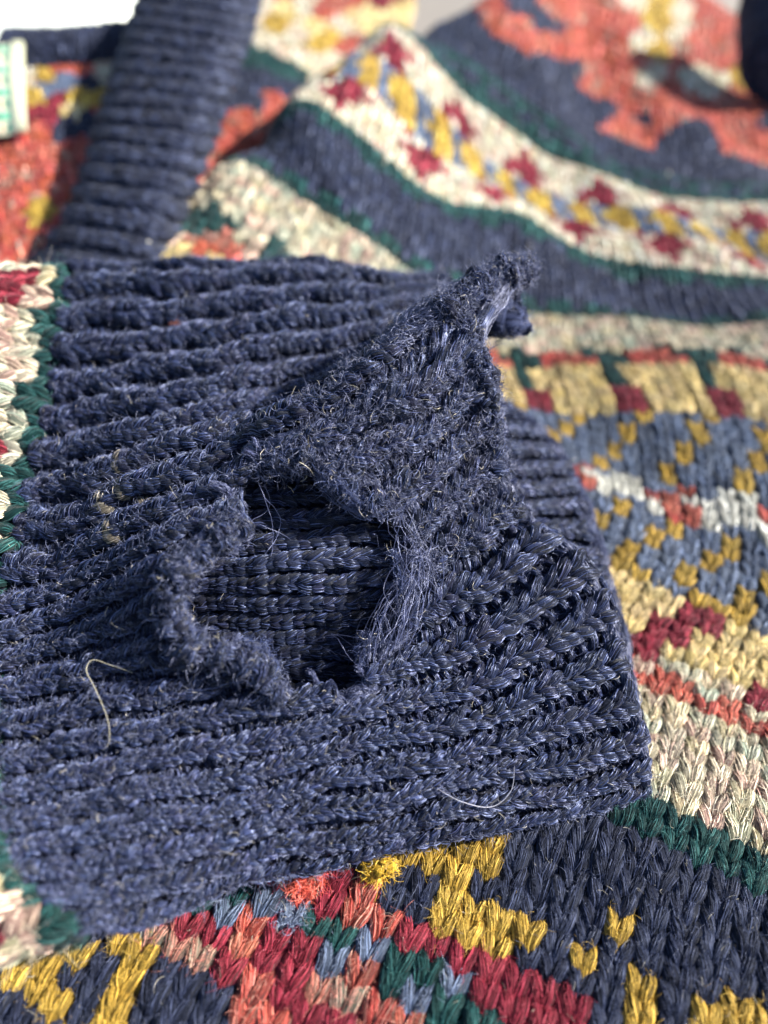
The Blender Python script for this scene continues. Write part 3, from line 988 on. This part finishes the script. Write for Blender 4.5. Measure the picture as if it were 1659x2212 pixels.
mid_ = at(650, 1250, 7.9)
lip([at(525, 1128, 7.1), at(475, 1165, 6.98), at(415, 1205, 6.9), at(372, 1275, 6.85), at(372, 1350, 6.83), at(415, 1405, 6.86), at(495, 1420, 6.9), at(560, 1448, 6.95), at(608, 1505, 7.0)], .08, mid_, hairs=1600)
lip([at(560, 1010, 7.5), at(640, 985, 7.45), at(705, 1010, 7.42), at(750, 1058, 7.42), at(830, 1090, 7.5)], .07, mid_, hairs=1200)
lip([at(930, 715, 8.05), at(985, 655, 8.2), at(1050, 615, 8.45), at(1105, 590, 8.6), at(1140, 590, 8.75)], .11, at(1100, 720, 9.2), hairs=2600)
lip([at(1000, 690, 8.1), at(1018, 750, 8.0), at(1048, 810, 7.95), at(1052, 870, 7.95), at(1060, 950, 8.1), at(1080, 1040, 8.25)], .06, at(1300, 900, 9), hairs=1500)

# pulled tufts of yarn hanging over the tear


def tuft(name, a, b, rad, sag, n=14, hairs=900, parent=cuff, colr=None, length=.2):
    a, b = np.array(a), np.array(b)
    s_ = np.linspace(0, 1, n)[:, None]
    P = a + (b - a) * s_ + np.array(sag) * 4 * s_ * (1 - s_) + rng.normal(0, rad * .3, (n, 3))
    N = np.broadcast_to(np.array([0, -.5, .86]), P.shape)
    R = rad * np.sin(np.linspace(.35, np.pi - .35, n)) * (.8 + .5 * rng.random(n))
    V, T, n1, b1 = tubes(P[None], N[None], R[None], 7)
    c = PAL[0].mean(0) if colr is None else np.array(colr)
    uvv = np.stack(np.broadcast_arrays(np.arange(n)[:, None] * .4, np.arange(7)[None] / 7), -1).reshape(-1, 2)
    mesh_obj(name, V.reshape(-1, 3), tube_faces(n, 7), M_YARN, parent, np.broadcast_to(c, (n * 7, 3)) * (.7 + .5 * rng.random((n * 7, 1))), uvv)
    outn = nrm((V[0] - P[:, None]).reshape(-1, 3))
    Tt = T[0][:, None].repeat(7, 1).reshape(-1, 3)
    fuzz("frayed_fibres", parent, V[0].reshape(-1, 3), outn, Tt, int(hairs * .4), length * .7, .0018, c * 1.6, curl=1.8, up=.3, seg=6, pale=.05)


tuft("loose_yarn", at(700, 1010, 7.35), at(800, 1100, 7.4), .04, (0, -.1, .05), hairs=900)
tuft("loose_yarn", at(800, 1095, 7.4), at(880, 1070, 7.6), .04, (0, 0, -.1), hairs=700)
tuft("loose_yarn", at(380, 1300, 6.9), at(425, 1380, 6.95), .05, (-.05, 0, .06), hairs=700)
tuft("loose_yarn", at(450, 1190, 6.95), at(400, 1280, 6.9), .05, (-.08, 0, .08), hairs=700)
tuft("loose_yarn", at(520, 1395, 7.0), at(590, 1440, 7.05), .045, (0, .05, .06), hairs=700)
tuft("loose_yarn", at(785, 1445, 7.35), at(810, 1370, 7.5), .03, (-.06, 0, .05), hairs=500)
tuft("loose_yarn", at(870, 1290, 7.55), at(850, 1190, 7.6), .03, (0, 0, .06), hairs=700)
tuft("loose_yarn", at(985, 690, 8.1), at(1080, 600, 8.45), .09, (0, 0, .06), hairs=2600)
tuft("loose_yarn", at(1060, 620, 8.45), at(1150, 575, 8.7), .085, (0, 0, .05), hairs=2600)


def strands(a, b, count, spread, sag, rr_=.0028, wav=.03, k_=16, colr=(.045, .052, .105)):
    a, b = np.array(a), np.array(b)
    q_ = np.linspace(0, 1, k_)[None, :, None]
    e0, e1 = rng.normal(0, spread, (count, 1, 3)), rng.normal(0, spread, (count, 1, 3))
    P = (a + e0) * (1 - q_) + (b + e1) * q_ + np.array(sag) * 4 * q_ * (1 - q_) * rng.uniform(.4, 1.4, (count, 1, 1))
    f1, f2 = rng.uniform(2, 9, (count, 1, 3)), rng.uniform(0, 6.3, (count, 1, 3))
    P = P + wav * rng.random((count, 1, 1)) * np.sin(f1 * q_ + f2) + rng.normal(0, .004, P.shape)
    o = curves_obj("loose_strands", P, np.full((count, k_), rr_) * (.6 + .8 * rng.random((count, 1))), np.array(colr) * (.4 + 1.5 * rng.random((count, 1)) ** 1.5), cuff)
    o["kind"] = "stuff"


# unravelled yarn down the right side of the hole, and threads bridging the gap
strands(at(868, 1110, 7.6), at(915, 1260, 7.6), 26, .06, (.0, 0, .03), .0024, .2)
strands(at(905, 1180, 7.6), at(850, 1400, 7.35), 32, .06, (.05, 0, .02), .0024, .2)
strands(at(880, 1240, 7.6), at(800, 1440, 7.3), 22, .05, (-.06, 0, .02), .0024, .16)
strands(at(700, 1030, 7.5), at(800, 1105, 7.5), 130, .04, (0, -.05, -.05))
strands(at(735, 1020, 7.5), at(770, 1100, 7.45), 90, .03, (-.05, 0, 0))
strands(at(560, 1060, 7.4), at(600, 1200, 7.5), 3, .05, (.1, 0, -.1), .0026, .2)
strands(at(790, 1445, 7.3), at(700, 1400, 7.5), 4, .05, (.1, 0, .1), .0026, .2)
# broken yarn ends standing round the rim
for q_ in range(34):
    hx, hy = HOLE[rng.integers(0, len(HOLE))]
    hx, hy = hx + rng.normal(0, 12), hy + rng.normal(0, 12)
    P_, N_ = SC.ev(*[np.array(z_) for z_ in uv_at(hx, hy, 7.5)])
    inw = nrm(at(650, 1240, 7.6) - P_)
    d_ = nrm(inw * rng.uniform(-.2, 1.0) + N_ * rng.uniform(.1, .8) + rng.normal(0, .5, 3)) * rng.uniform(.12, .30)
    strands(P_, P_ + d_, 34, .016, rng.normal(0, .03, 3), .0024, .015, 8)
for q_ in range(26):
    s__ = rng.uniform(7.5, 14)
    P_, N_ = SC.ev(np.array(s__), np.array(VN - .3))
    P2_, _ = SC.ev(np.array(s__), np.array(VN - 4.))
    d_ = nrm(nrm(P_ - P2_) * .8 + N_ * rng.uniform(-.2, .6) + rng.normal(0, .5, 3)) * rng.uniform(.08, .22)
    strands(P_, P_ + d_, 30, .015, rng.normal(0, .03, 3), .0024, .015, 8)
tuft("curled_underside", at(1050, 665, 9.0), at(1130, 700, 9.1), .19, (0, 0, -.02), n=30, hairs=3000)
tuft("loose_yarn", at(960, 830, 7.75), at(1010, 700, 8.1), .07, (.04, 0, 0), hairs=2000)

# ------------------------------------------------------------------ front-panel loops and pills by the cuff's lower edge


def curl_loop(px, py, t, R, colr, turns=1.3, n=40, rad=.02, name="pulled_loop"):
    c = at(px, py, t)
    th = np.linspace(0, turns * 2 * np.pi, n)
    P = c + np.c_[R * np.cos(th) * (1 + .2 * np.sin(2 * th)), R * .8 * np.sin(th) + .02 * th, .06 + .06 * np.sin(th * .7)]
    N = np.broadcast_to(np.array([0, 0, 1.]), P.shape)
    V, T, *_ = tubes(P[None], N[None], np.full((1, n), rad) * (.8 + .4 * rng.random((1, n))), 7)
    uvv = np.stack(np.broadcast_arrays(np.arange(n)[:, None] * .4, np.arange(7)[None] / 7), -1).reshape(-1, 2)
    mesh_obj(name, V.reshape(-1, 3), tube_faces(n, 7), M_YARN, fp, np.broadcast_to(np.array(colr), (n * 7, 3)), uvv)
    outn = nrm((V[0] - P[:, None]).reshape(-1, 3))
    fuzz("loop_fibres", fp, V[0].reshape(-1, 3), outn, T[0][:, None].repeat(7, 1).reshape(-1, 3), 500, .16, .0024, np.array(colr) * 1.2, up=.25)


curl_loop(672, 1915, 7.35, .09, (.5, .09, .06))
curl_loop(655, 1945, 7.3, .08, (.5, .09, .06))
curl_loop(680, 1895, 7.4, .07, (.33, .03, .04))
tuft("wool_pill", at(800, 1885, 7.4), at(850, 1872, 7.4), .075, (0, 0, .05), hairs=1300, parent=fp, colr=(.45, .28, .03))
tuft("wool_pill", at(590, 2010, 7.2), at(650, 1985, 7.2), .08, (0, 0, .06), hairs=1500, parent=fp, colr=(.09, .115, .18))

# ------------------------------------------------------------------ collar band standing behind the cuff
W = []
CB = [(0, (60, 640, 12.3), (300, 640, 12.0)), (8, (165, 480, 12.9), (345, 480, 12.6)), (16, (215, 340, 13.6), (408, 330, 13.3)), (26, (262, 190, 14.6), (462, 180, 14.3)), (36, (305, 60, 15.6), (505, 60, 15.3)), (46, (345, -60, 16.6), (540, -60, 16.3))]
for v_, l_, r_ in CB:
    a_, b_ = at(l_[0], l_[1] - 14, l_[2]), at(r_[0], r_[1] + 16, r_[2])
    for f_, h_ in ((-.10, -.8), (.02, -.22), (.25, .02), (.5, .07), (.75, .02), (.98, -.22), (1.10, -.8)):
        p_ = a_ + (b_ - a_) * f_
        W.append((f_ * 14, v_, *(p_ + (CAM - p_) / np.linalg.norm(CAM - p_) * h_)))
SB = Surf(W, -3, 17, -2, 48, .5, .01, 1, .5)
cB = []
for c in range(0, 76):
    for r_ in range(-1, 16):
        cB.append((r_, c * .62, r_, c, c % 2))
cB = np.array(cB, float)


class RotSurf:
    """ribs run across the band: stitch columns along u"""

    def ev(s, u, v):
        P, N = SB.ev(v, u)
        return P, N


pu = cB[:, 4] > .5
cells = dict(u=cB[:, 1], v=cB[:, 0], i=cB[:, 3].astype(int), j=cB[:, 2].astype(int), cid=np.ones(len(cB), int))
collar = backing("collar_band", SB, np.ones((19, 49), bool), np.arange(-2.5, 17), np.arange(-1, 49), sweater, -.10)
# ridges of two columns
ph = (np.arange(76) % 4)
zc = np.array([.03, .035, -.045, -.04])[ph[cB[:, 3].astype(int)]]
knit(RotSurf(), cells, collar, .08, far=True, aspect_w=.75, sides=5, fib=4, jit=.05, fw=.01, comp="ribbed_fabric", zcol=zc)

# ------------------------------------------------------------------ back panels far behind
YI = YID.index


def flat_panel(name, corners, nu, nv, seeds_, bulge=.3, extra_anchor=(), fib=3, rr=.15, rot=False, hole=None):
    """corners (px,py,t) for (0,0) (nu,0) (0,nv) (nu,nv)"""
    W = []
    A, B, C_, D = [at(*c) for c in corners]
    for a in (0, .5, 1):
        for b in (0, .5, 1):
            p = (A * (1 - a) + B * a) * (1 - b) + (C_ * (1 - a) + D * a) * b
            p = p + np.array([0, -.3, 1]) * bulge * math.sin(math.pi * a) * math.sin(math.pi * b)
            W.append((a * nu, b * nv, *p))
    W += list(extra_anchor)
    s_ = Surf(W, -1, nu + 2, -1, nv + 2, .5, .01, 1, .8)
    c_ = cells_for(s_, 0, nu, 0, nv, lambda i, j, x, y: seeds(x, y, seeds_), 120)
    bk = backing(name, s_, np.ones((nu, nv), bool), np.arange(0, nu + 1), np.arange(0, nv + 1), sweater, -.15)
    knit(s_, c_, bk, rr, far=True, sides=5, fib=fib, jit=.05, fw=.016)
    return bk


RB = [(380, 420, 'coral'), (420, 340, 'coral'), (460, 260, 'coral'), (470, 220, 'coral'), (500, 300, 'coral'), (540, 270, 'coral'), (590, 240, 'coral'), (440, 400, 'coral'), (395, 455, 'crimson'), (330, 520, 'bodynavy'), (370, 470, 'bodynavy'),
      (500, 180, 'bodynavy'), (560, 190, 'bodynavy'), (610, 200, 'bodynavy'), (520, 225, 'bodynavy'), (550, 240, 'bodynavy'), (470, 180, 'bodynavy'), (640, 200, 'bodynavy'), (480, 150, 'bodynavy'), (500, 128, 'teal'), (540, 132, 'teal'), (580, 145, 'teal'), (620, 170, 'teal'), (650, 185, 'teal'),
      (520, 90, 'cream'), (560, 100, 'cream'), (600, 120, 'cream'), (650, 140, 'cream'), (540, 40, 'cream'), (570, 20, 'cream'), (600, 70, 'mustard'), (615, 30, 'yellow'), (610, 0, 'coral'), (540, 5, 'yellow'), (640, 90, 'cream'), (660, 30, 'cream'), (690, 110, 'mustard'), (720, 100, 'mustard'), (680, 70, 'yellow'),
      (690, 40, 'coral'), (720, 25, 'coral'), (760, 15, 'coral'), (740, 70, 'cream'), (770, 50, 'yellow'), (800, 40, 'yellow'), (710, 150, 'cream'), (740, 110, 'coral'), (820, 20, 'crimson'), (680, 180, 'cream'), (840, 50, 'yellow'), (450, 100, 'cream'), (460, 30, 'cream')]
flat_panel("back_panel", [(300, 640, 14.5), (760, 640, 16.5), (430, -30, 24.5), (900, -10, 24.5)], 36, 64, RB, .5, fib=2, rr=.13)
LB = [(30, 350, 'coral'), (100, 360, 'coral'), (180, 340, 'coral'), (60, 430, 'coral'), (150, 430, 'coral'), (40, 500, 'coral'), (120, 520, 'coral'), (200, 400, 'coral'), (60, 560, 'coral'), (90, 475, 'mustard'), (170, 470, 'marl'), (220, 480, 'marl'), (30, 400, 'marl'), (10, 560, 'coral'),
      (90, 145, 'mustard'), (130, 150, 'coral'), (180, 165, 'coral'), (220, 170, 'cream'), (70, 180, 'cream'), (100, 185, 'mustard'), (150, 195, 'greyblue'), (200, 200, 'bodynavy'), (100, 210, 'greyblue'), (80, 230, 'mustard'), (130, 235, 'crimson'), (180, 225, 'mustard'), (230, 235, 'mustard'), (110, 265, 'crimson'), (160, 260, 'yellow'), (230, 255, 'orange'), (70, 265, 'crimson'), (200, 280, 'bodynavy'), (150, 285, 'bodynavy'), (220, 295, 'bodynavy'), (90, 295, 'orange'), (20, 305, 'crimson')]
flat_panel("back_panel", [(-120, 640, 12.9), (330, 640, 12.9), (-120, 128, 16.9), (330, 128, 16.9)], 34, 40, LB, .1, fib=2, rr=.115)

# navy neckband behind the label: a rolled ribbed strip
W = []
for v_, (px, py, t) in ((0, (20, 120, 16.6)), (20, (150, 118, 16.7)), (40, (320, 100, 16.9))):
    c_ = at(px, py, t)
    for u_, (dy, dz) in ((-2, (-.2, -.75)), (0, (-.35, -.45)), (3, (-.3, 0)), (6, (0, .26)), (9, (.5, .16)), (11, (.8, -.4))):
        W.append((u_, v_, c_[0], c_[1] + dy, c_[2] + dz))
SN = Surf([(b, a, *c) for a, b, *c in W], -1, 42, -2, 11, .5, .01, .15, 1)
cn = cells_for(SN, 0, 40, -2, 10, lambda i, j, x, y: 1, 120)
pu = (cn['i'] % 3) == 2
nb = backing("neckband", SN, np.ones((41, 12), bool), np.arange(-1, 41), np.arange(-2, 11), sweater, -.12)
knit(SN, cn, nb, .085, far=True, sides=5, fib=3, fw=.012, comp="ribbed_fabric", purl=pu, zcol=np.where(pu, -.08, .05))

# dark overhanging fold at the upper right
W = []
for v_, (px, py, t) in ((0, (1740, 150, 20.4)), (14, (1648, 70, 20.6)), (28, (1640, -80, 21)), (-8, (1850, 230, 20.6))):
    c_ = at(px, py, t)
    for u_, (dx, dh) in ((-6, (.15, -1.8)), (-3, (-.05, -.7)), (0, (.15, 0)), (4, (.8, .45)), (10, (2.3, .7)), (16, (3.6, .5))):
        W.append((u_, v_, c_[0] + dx, c_[1] - dh * .3, c_[2] + dh * .8))
SO = Surf(W, -6, 16, -1, 28, .5, .01)
co = cells_for(SO, -5, 15, 2, 28, lambda i, j, x, y: 1, 60)
of = backing("shoulder_fold", SO, np.ones((21, 28), bool), np.arange(-6, 16), np.arange(0, 29), sweater, -.12)
knit(SO, co, of, .09, far=True, sides=5, fib=3, fw=.012, comp="navy_band")

# ------------------------------------------------------------------ woven label
M_LBL = mat_plain("label_satin", (.50, .51, .36), .5, .12, 30)
M_LBG = mat_plain("label_green_thread", (.07, .26, .17), .6, .2, 30)
M_LBP = mat_plain("label_peach_thread", (.62, .40, .26), .6, .2, 30)


def box_quad(name, pts, th, mat, parent, nrmv):
    """thin slab over a grid of points (a,b,3)"""
    a, b = pts.shape[:2]
    top = pts + nrmv * th
    V = np.concatenate([pts.reshape(-1, 3), top.reshape(-1, 3)])
    n = a * b
    F_ = []
    for i in range(a - 1):
        for j in range(b - 1):
            q_ = [i * b + j, (i + 1) * b + j, (i + 1) * b + j + 1, i * b + j + 1]
            F_.append([x + n for x in q_])
            F_.append(q_[::-1])
    for i in range(a - 1):
        for j, r_ in ((0, 1), (b - 1, -1)):
            q_ = [i * b + j, (i + 1) * b + j, (i + 1) * b + j + n, i * b + j + n]
            F_.append(q_[::r_])
    for j in range(b - 1):
        for i, r_ in ((0, -1), (a - 1, 1)):
            q_ = [i * b + j, i * b + j + 1, i * b + j + 1 + n, i * b + j + n]
            F_.append(q_[::r_])
    return mesh_obj(name, V, np.array(F_), mat, parent)


lA, lB, lC, lD = at(-60, 100, 16.2), at(52, 96, 16.2), at(-60, 292, 14.6), at(58, 284, 14.6)
ln_ = nrm(np.cross(lC - lA, lB - lA))
ln_ = ln_ if ln_ @ (CAM - lA) > 0 else -ln_


def lbl(a, b, off=0.):
    p = (lA * (1 - a) + lB * a) * (1 - b) + (lC * (1 - a) + lD * a) * b
    return p + ln_ * (off + .10 * math.sin(a * 3) * math.sin(b * 4))


def lgrid(a0, a1, b0, b1, off, n=5):
    return np.array([[lbl(a, b, off) for b in np.linspace(b0, b1, n)] for a in np.linspace(a0, a1, n)])


label = box_quad("woven_label", lgrid(0, 1, 0, 1, 0, 12), .03, M_LBL, sweater, ln_)
box_quad("folded_edge", lgrid(.78, 1.0, 0, 1, .034, 8), .05, M_LBL, label, ln_)
for r0 in (.06, .34, .58, .80):
    box_quad("green_row", lgrid(.1, .72, r0, r0 + .07, .034, 4), .006, M_LBG, label, ln_)
for r0 in (.18, .46, .69, .91):
    for a0 in (.12, .30, .48, .62):
        box_quad("woven_letter", lgrid(a0, a0 + .09, r0, r0 + .06, .034, 2), .006, M_LBP if a0 < .5 else M_LBG, label, ln_)

# ------------------------------------------------------------------ loose things lying on the knit
def hair_thing(name, pts, rad, colr, label_, cat):
    pts = np.array(pts)
    n = 60
    d = np.linspace(0, len(pts) - 1, n)
    # catmull-rom
    P = []
    for q_ in d:
        i = min(int(q_), len(pts) - 2)
        f = q_ - i
        p0, p1, p2, p3 = pts[max(i - 1, 0)], pts[i], pts[i + 1], pts[min(i + 2, len(pts) - 1)]
        P.append(.5 * ((2 * p1) + (-p0 + p2) * f + (2 * p0 - 5 * p1 + 4 * p2 - p3) * f * f + (-p0 + 3 * p1 - 3 * p2 + p3) * f ** 3))
    P = np.array(P)
    V, *_ = tubes(P[None], np.broadcast_to(np.array([0, 0, 1.]), P.shape)[None], np.full((1, n), rad) * np.sin(np.linspace(.3, np.pi - .3, n)), 6)
    o = mesh_obj(name, V.reshape(-1, 3), tube_faces(n, 6), M_FIB, None, np.broadcast_to(np.array(colr), (n * 6, 3)))
    o["label"], o["category"] = label_, cat
    return o


def on_cuff(px, py, h):
    u_, v_ = uv_at(px, py)
    P, N = SC.ev(np.array(u_), np.array(v_))
    return P + N * h


hair_thing("loose_hair", [on_cuff(300, 1455, .12), on_cuff(262, 1440, .2), on_cuff(232, 1430, .25), on_cuff(218, 1455, .27), on_cuff(235, 1500, .25), on_cuff(248, 1560, .22), on_cuff(245, 1605, .16), on_cuff(225, 1622, .10)],
           .0026, (.50, .46, .34), "long pale hair curling over the navy ribbing left of the tear", "hair")
hair_thing("loose_hair", [on_cuff(940, 1700, .12), on_cuff(985, 1720, .14), on_cuff(1045, 1722, .15), on_cuff(1085, 1695, .16), on_cuff(1100, 1650, .12)],
           .004, (.30, .30, .36), "thin grey hair arched on the ribbing near the cuff's lower right corner", "hair")
pxs = [(970, 1895), (1000, 1905), (1030, 1903), (1040, 1870)]
hair_thing("loose_hair", [at(1355, 1793, 8.05), at(1385, 1800, 8.0), at(1412, 1793, 8.0), at(1418, 1765, 8.0), at(1410, 1745, 8.05)],
           .006, (.62, .52, .34), "cream hair hooked over the teal row below the cuff corner", "hair")


def lint(px, py, t, R, colr, label_):
    c = at(px, py, t) if t else on_cuff(px, py, .06)
    n = 420
    d = nrm(rng.normal(size=(n, 3)))
    # a small matted ball of fibres: core mesh with strands
    th, ph_ = np.meshgrid(np.linspace(0, np.pi, 7), np.linspace(0, 2 * np.pi, 10, endpoint=False), indexing='ij')
    B = np.stack([np.sin(th) * np.cos(ph_), np.sin(th) * np.sin(ph_), np.cos(th)], -1) * (R * .6) * (1 + .35 * rng.random(th.shape + (1,))) * (1, .7, .5)
    Fq = np.array([(a * 10 + b, a * 10 + (b + 1) % 10, (a + 1) * 10 + (b + 1) % 10, (a + 1) * 10 + b) for a in range(6) for b in range(10)])
    o = mesh_obj("lint_tuft", B.reshape(-1, 3) + c, Fq[:, ::-1], M_FIB, None, np.broadcast_to(np.array(colr), (70, 3)))
    o["label"], o["category"] = label_, "lint"
    fz = fuzz("fibres", o, B.reshape(-1, 3) + c, nrm(B.reshape(-1, 3)), nrm(np.cross(B.reshape(-1, 3), [0, 0, 1]) + .01), 260, R * 2.2, .0028, np.array(colr), curl=2.5, up=.2, pale=0)
    return o


lint(377, 706, 0, .05, (.20, .065, .045), "tiny orange lint tuft caught on the upper ribbing of the cuff")
lint(748, 690, 0, .035, (.55, .48, .32), "pale lint speck on the dark ribbing beside the torn flap")
lint(1452, 1790, 7.95, .09, (.62, .03, .06), "bright pink-red lint tuft in the cream rows below the cuff corner")

# ------------------------------------------------------------------ the setting
def slab(name, x0, x1, y0, y1, zt, th, mat, rot=0, cx=0, cy=0):
    c, s_ = math.cos(rot), math.sin(rot)
    v = []
    for z in (zt - th, zt):
        for x, y in ((x0, y0), (x1, y0), (x1, y1), (x0, y1)):
            v.append((cx + x * c - y * s_, cy + x * s_ + y * c, z))
    f = np.array([(3, 2, 1, 0), (4, 5, 6, 7), (0, 1, 5, 4), (1, 2, 6, 5), (2, 3, 7, 6), (3, 0, 4, 7)])
    o = mesh_obj(name, np.array(v), f, mat, smooth=False)
    o["kind"] = "structure"
    return o


slab("tabletop", -90, 60, -40, 95, -.02, 3, mat_plain("grey_brown_tabletop", (.16, .135, .11), .5, .2, .5))
slab("floor", -600, 600, -200, 900, -72, 4, mat_plain("grey_floor", (.30, .27, .24), .7, .25, .08))
# a white cushion beyond the collar
W = []
cu, cvv = np.meshgrid(np.linspace(0, 1, 22), np.linspace(0, 2 * np.pi, 40, endpoint=False), indexing='ij')
ph_ = cu * np.pi
cx_ = np.sign(np.cos(cvv)) * np.abs(np.cos(cvv)) ** .7 * np.sin(ph_) ** .8
cy_ = np.sign(np.sin(cvv)) * np.abs(np.sin(cvv)) ** .7 * np.sin(ph_) ** .8
VV = np.stack([cx_ * 12 , cy_ * 9, np.cos(ph_) * 1.3], -1).reshape(-1, 3) + (-21.5, 37, 1.3)
Fq = np.array([(a_ * 40 + b_, (a_ + 1) * 40 + b_, (a_ + 1) * 40 + (b_ + 1) % 40, a_ * 40 + (b_ + 1) % 40) for a_ in range(21) for b_ in range(40)])
wc_ = mesh_obj("white_cushion", VV, Fq, mat_plain("white_cotton", (.66, .70, .64), .7, .04, 2.))
wc_["label"], wc_["category"] = "bright white cushion blurred behind the sweater's collar at the top left", "cushion"
print("tris", sum(len(o.data.polygons) * 2 for o in S.objects if o.type == 'MESH'))
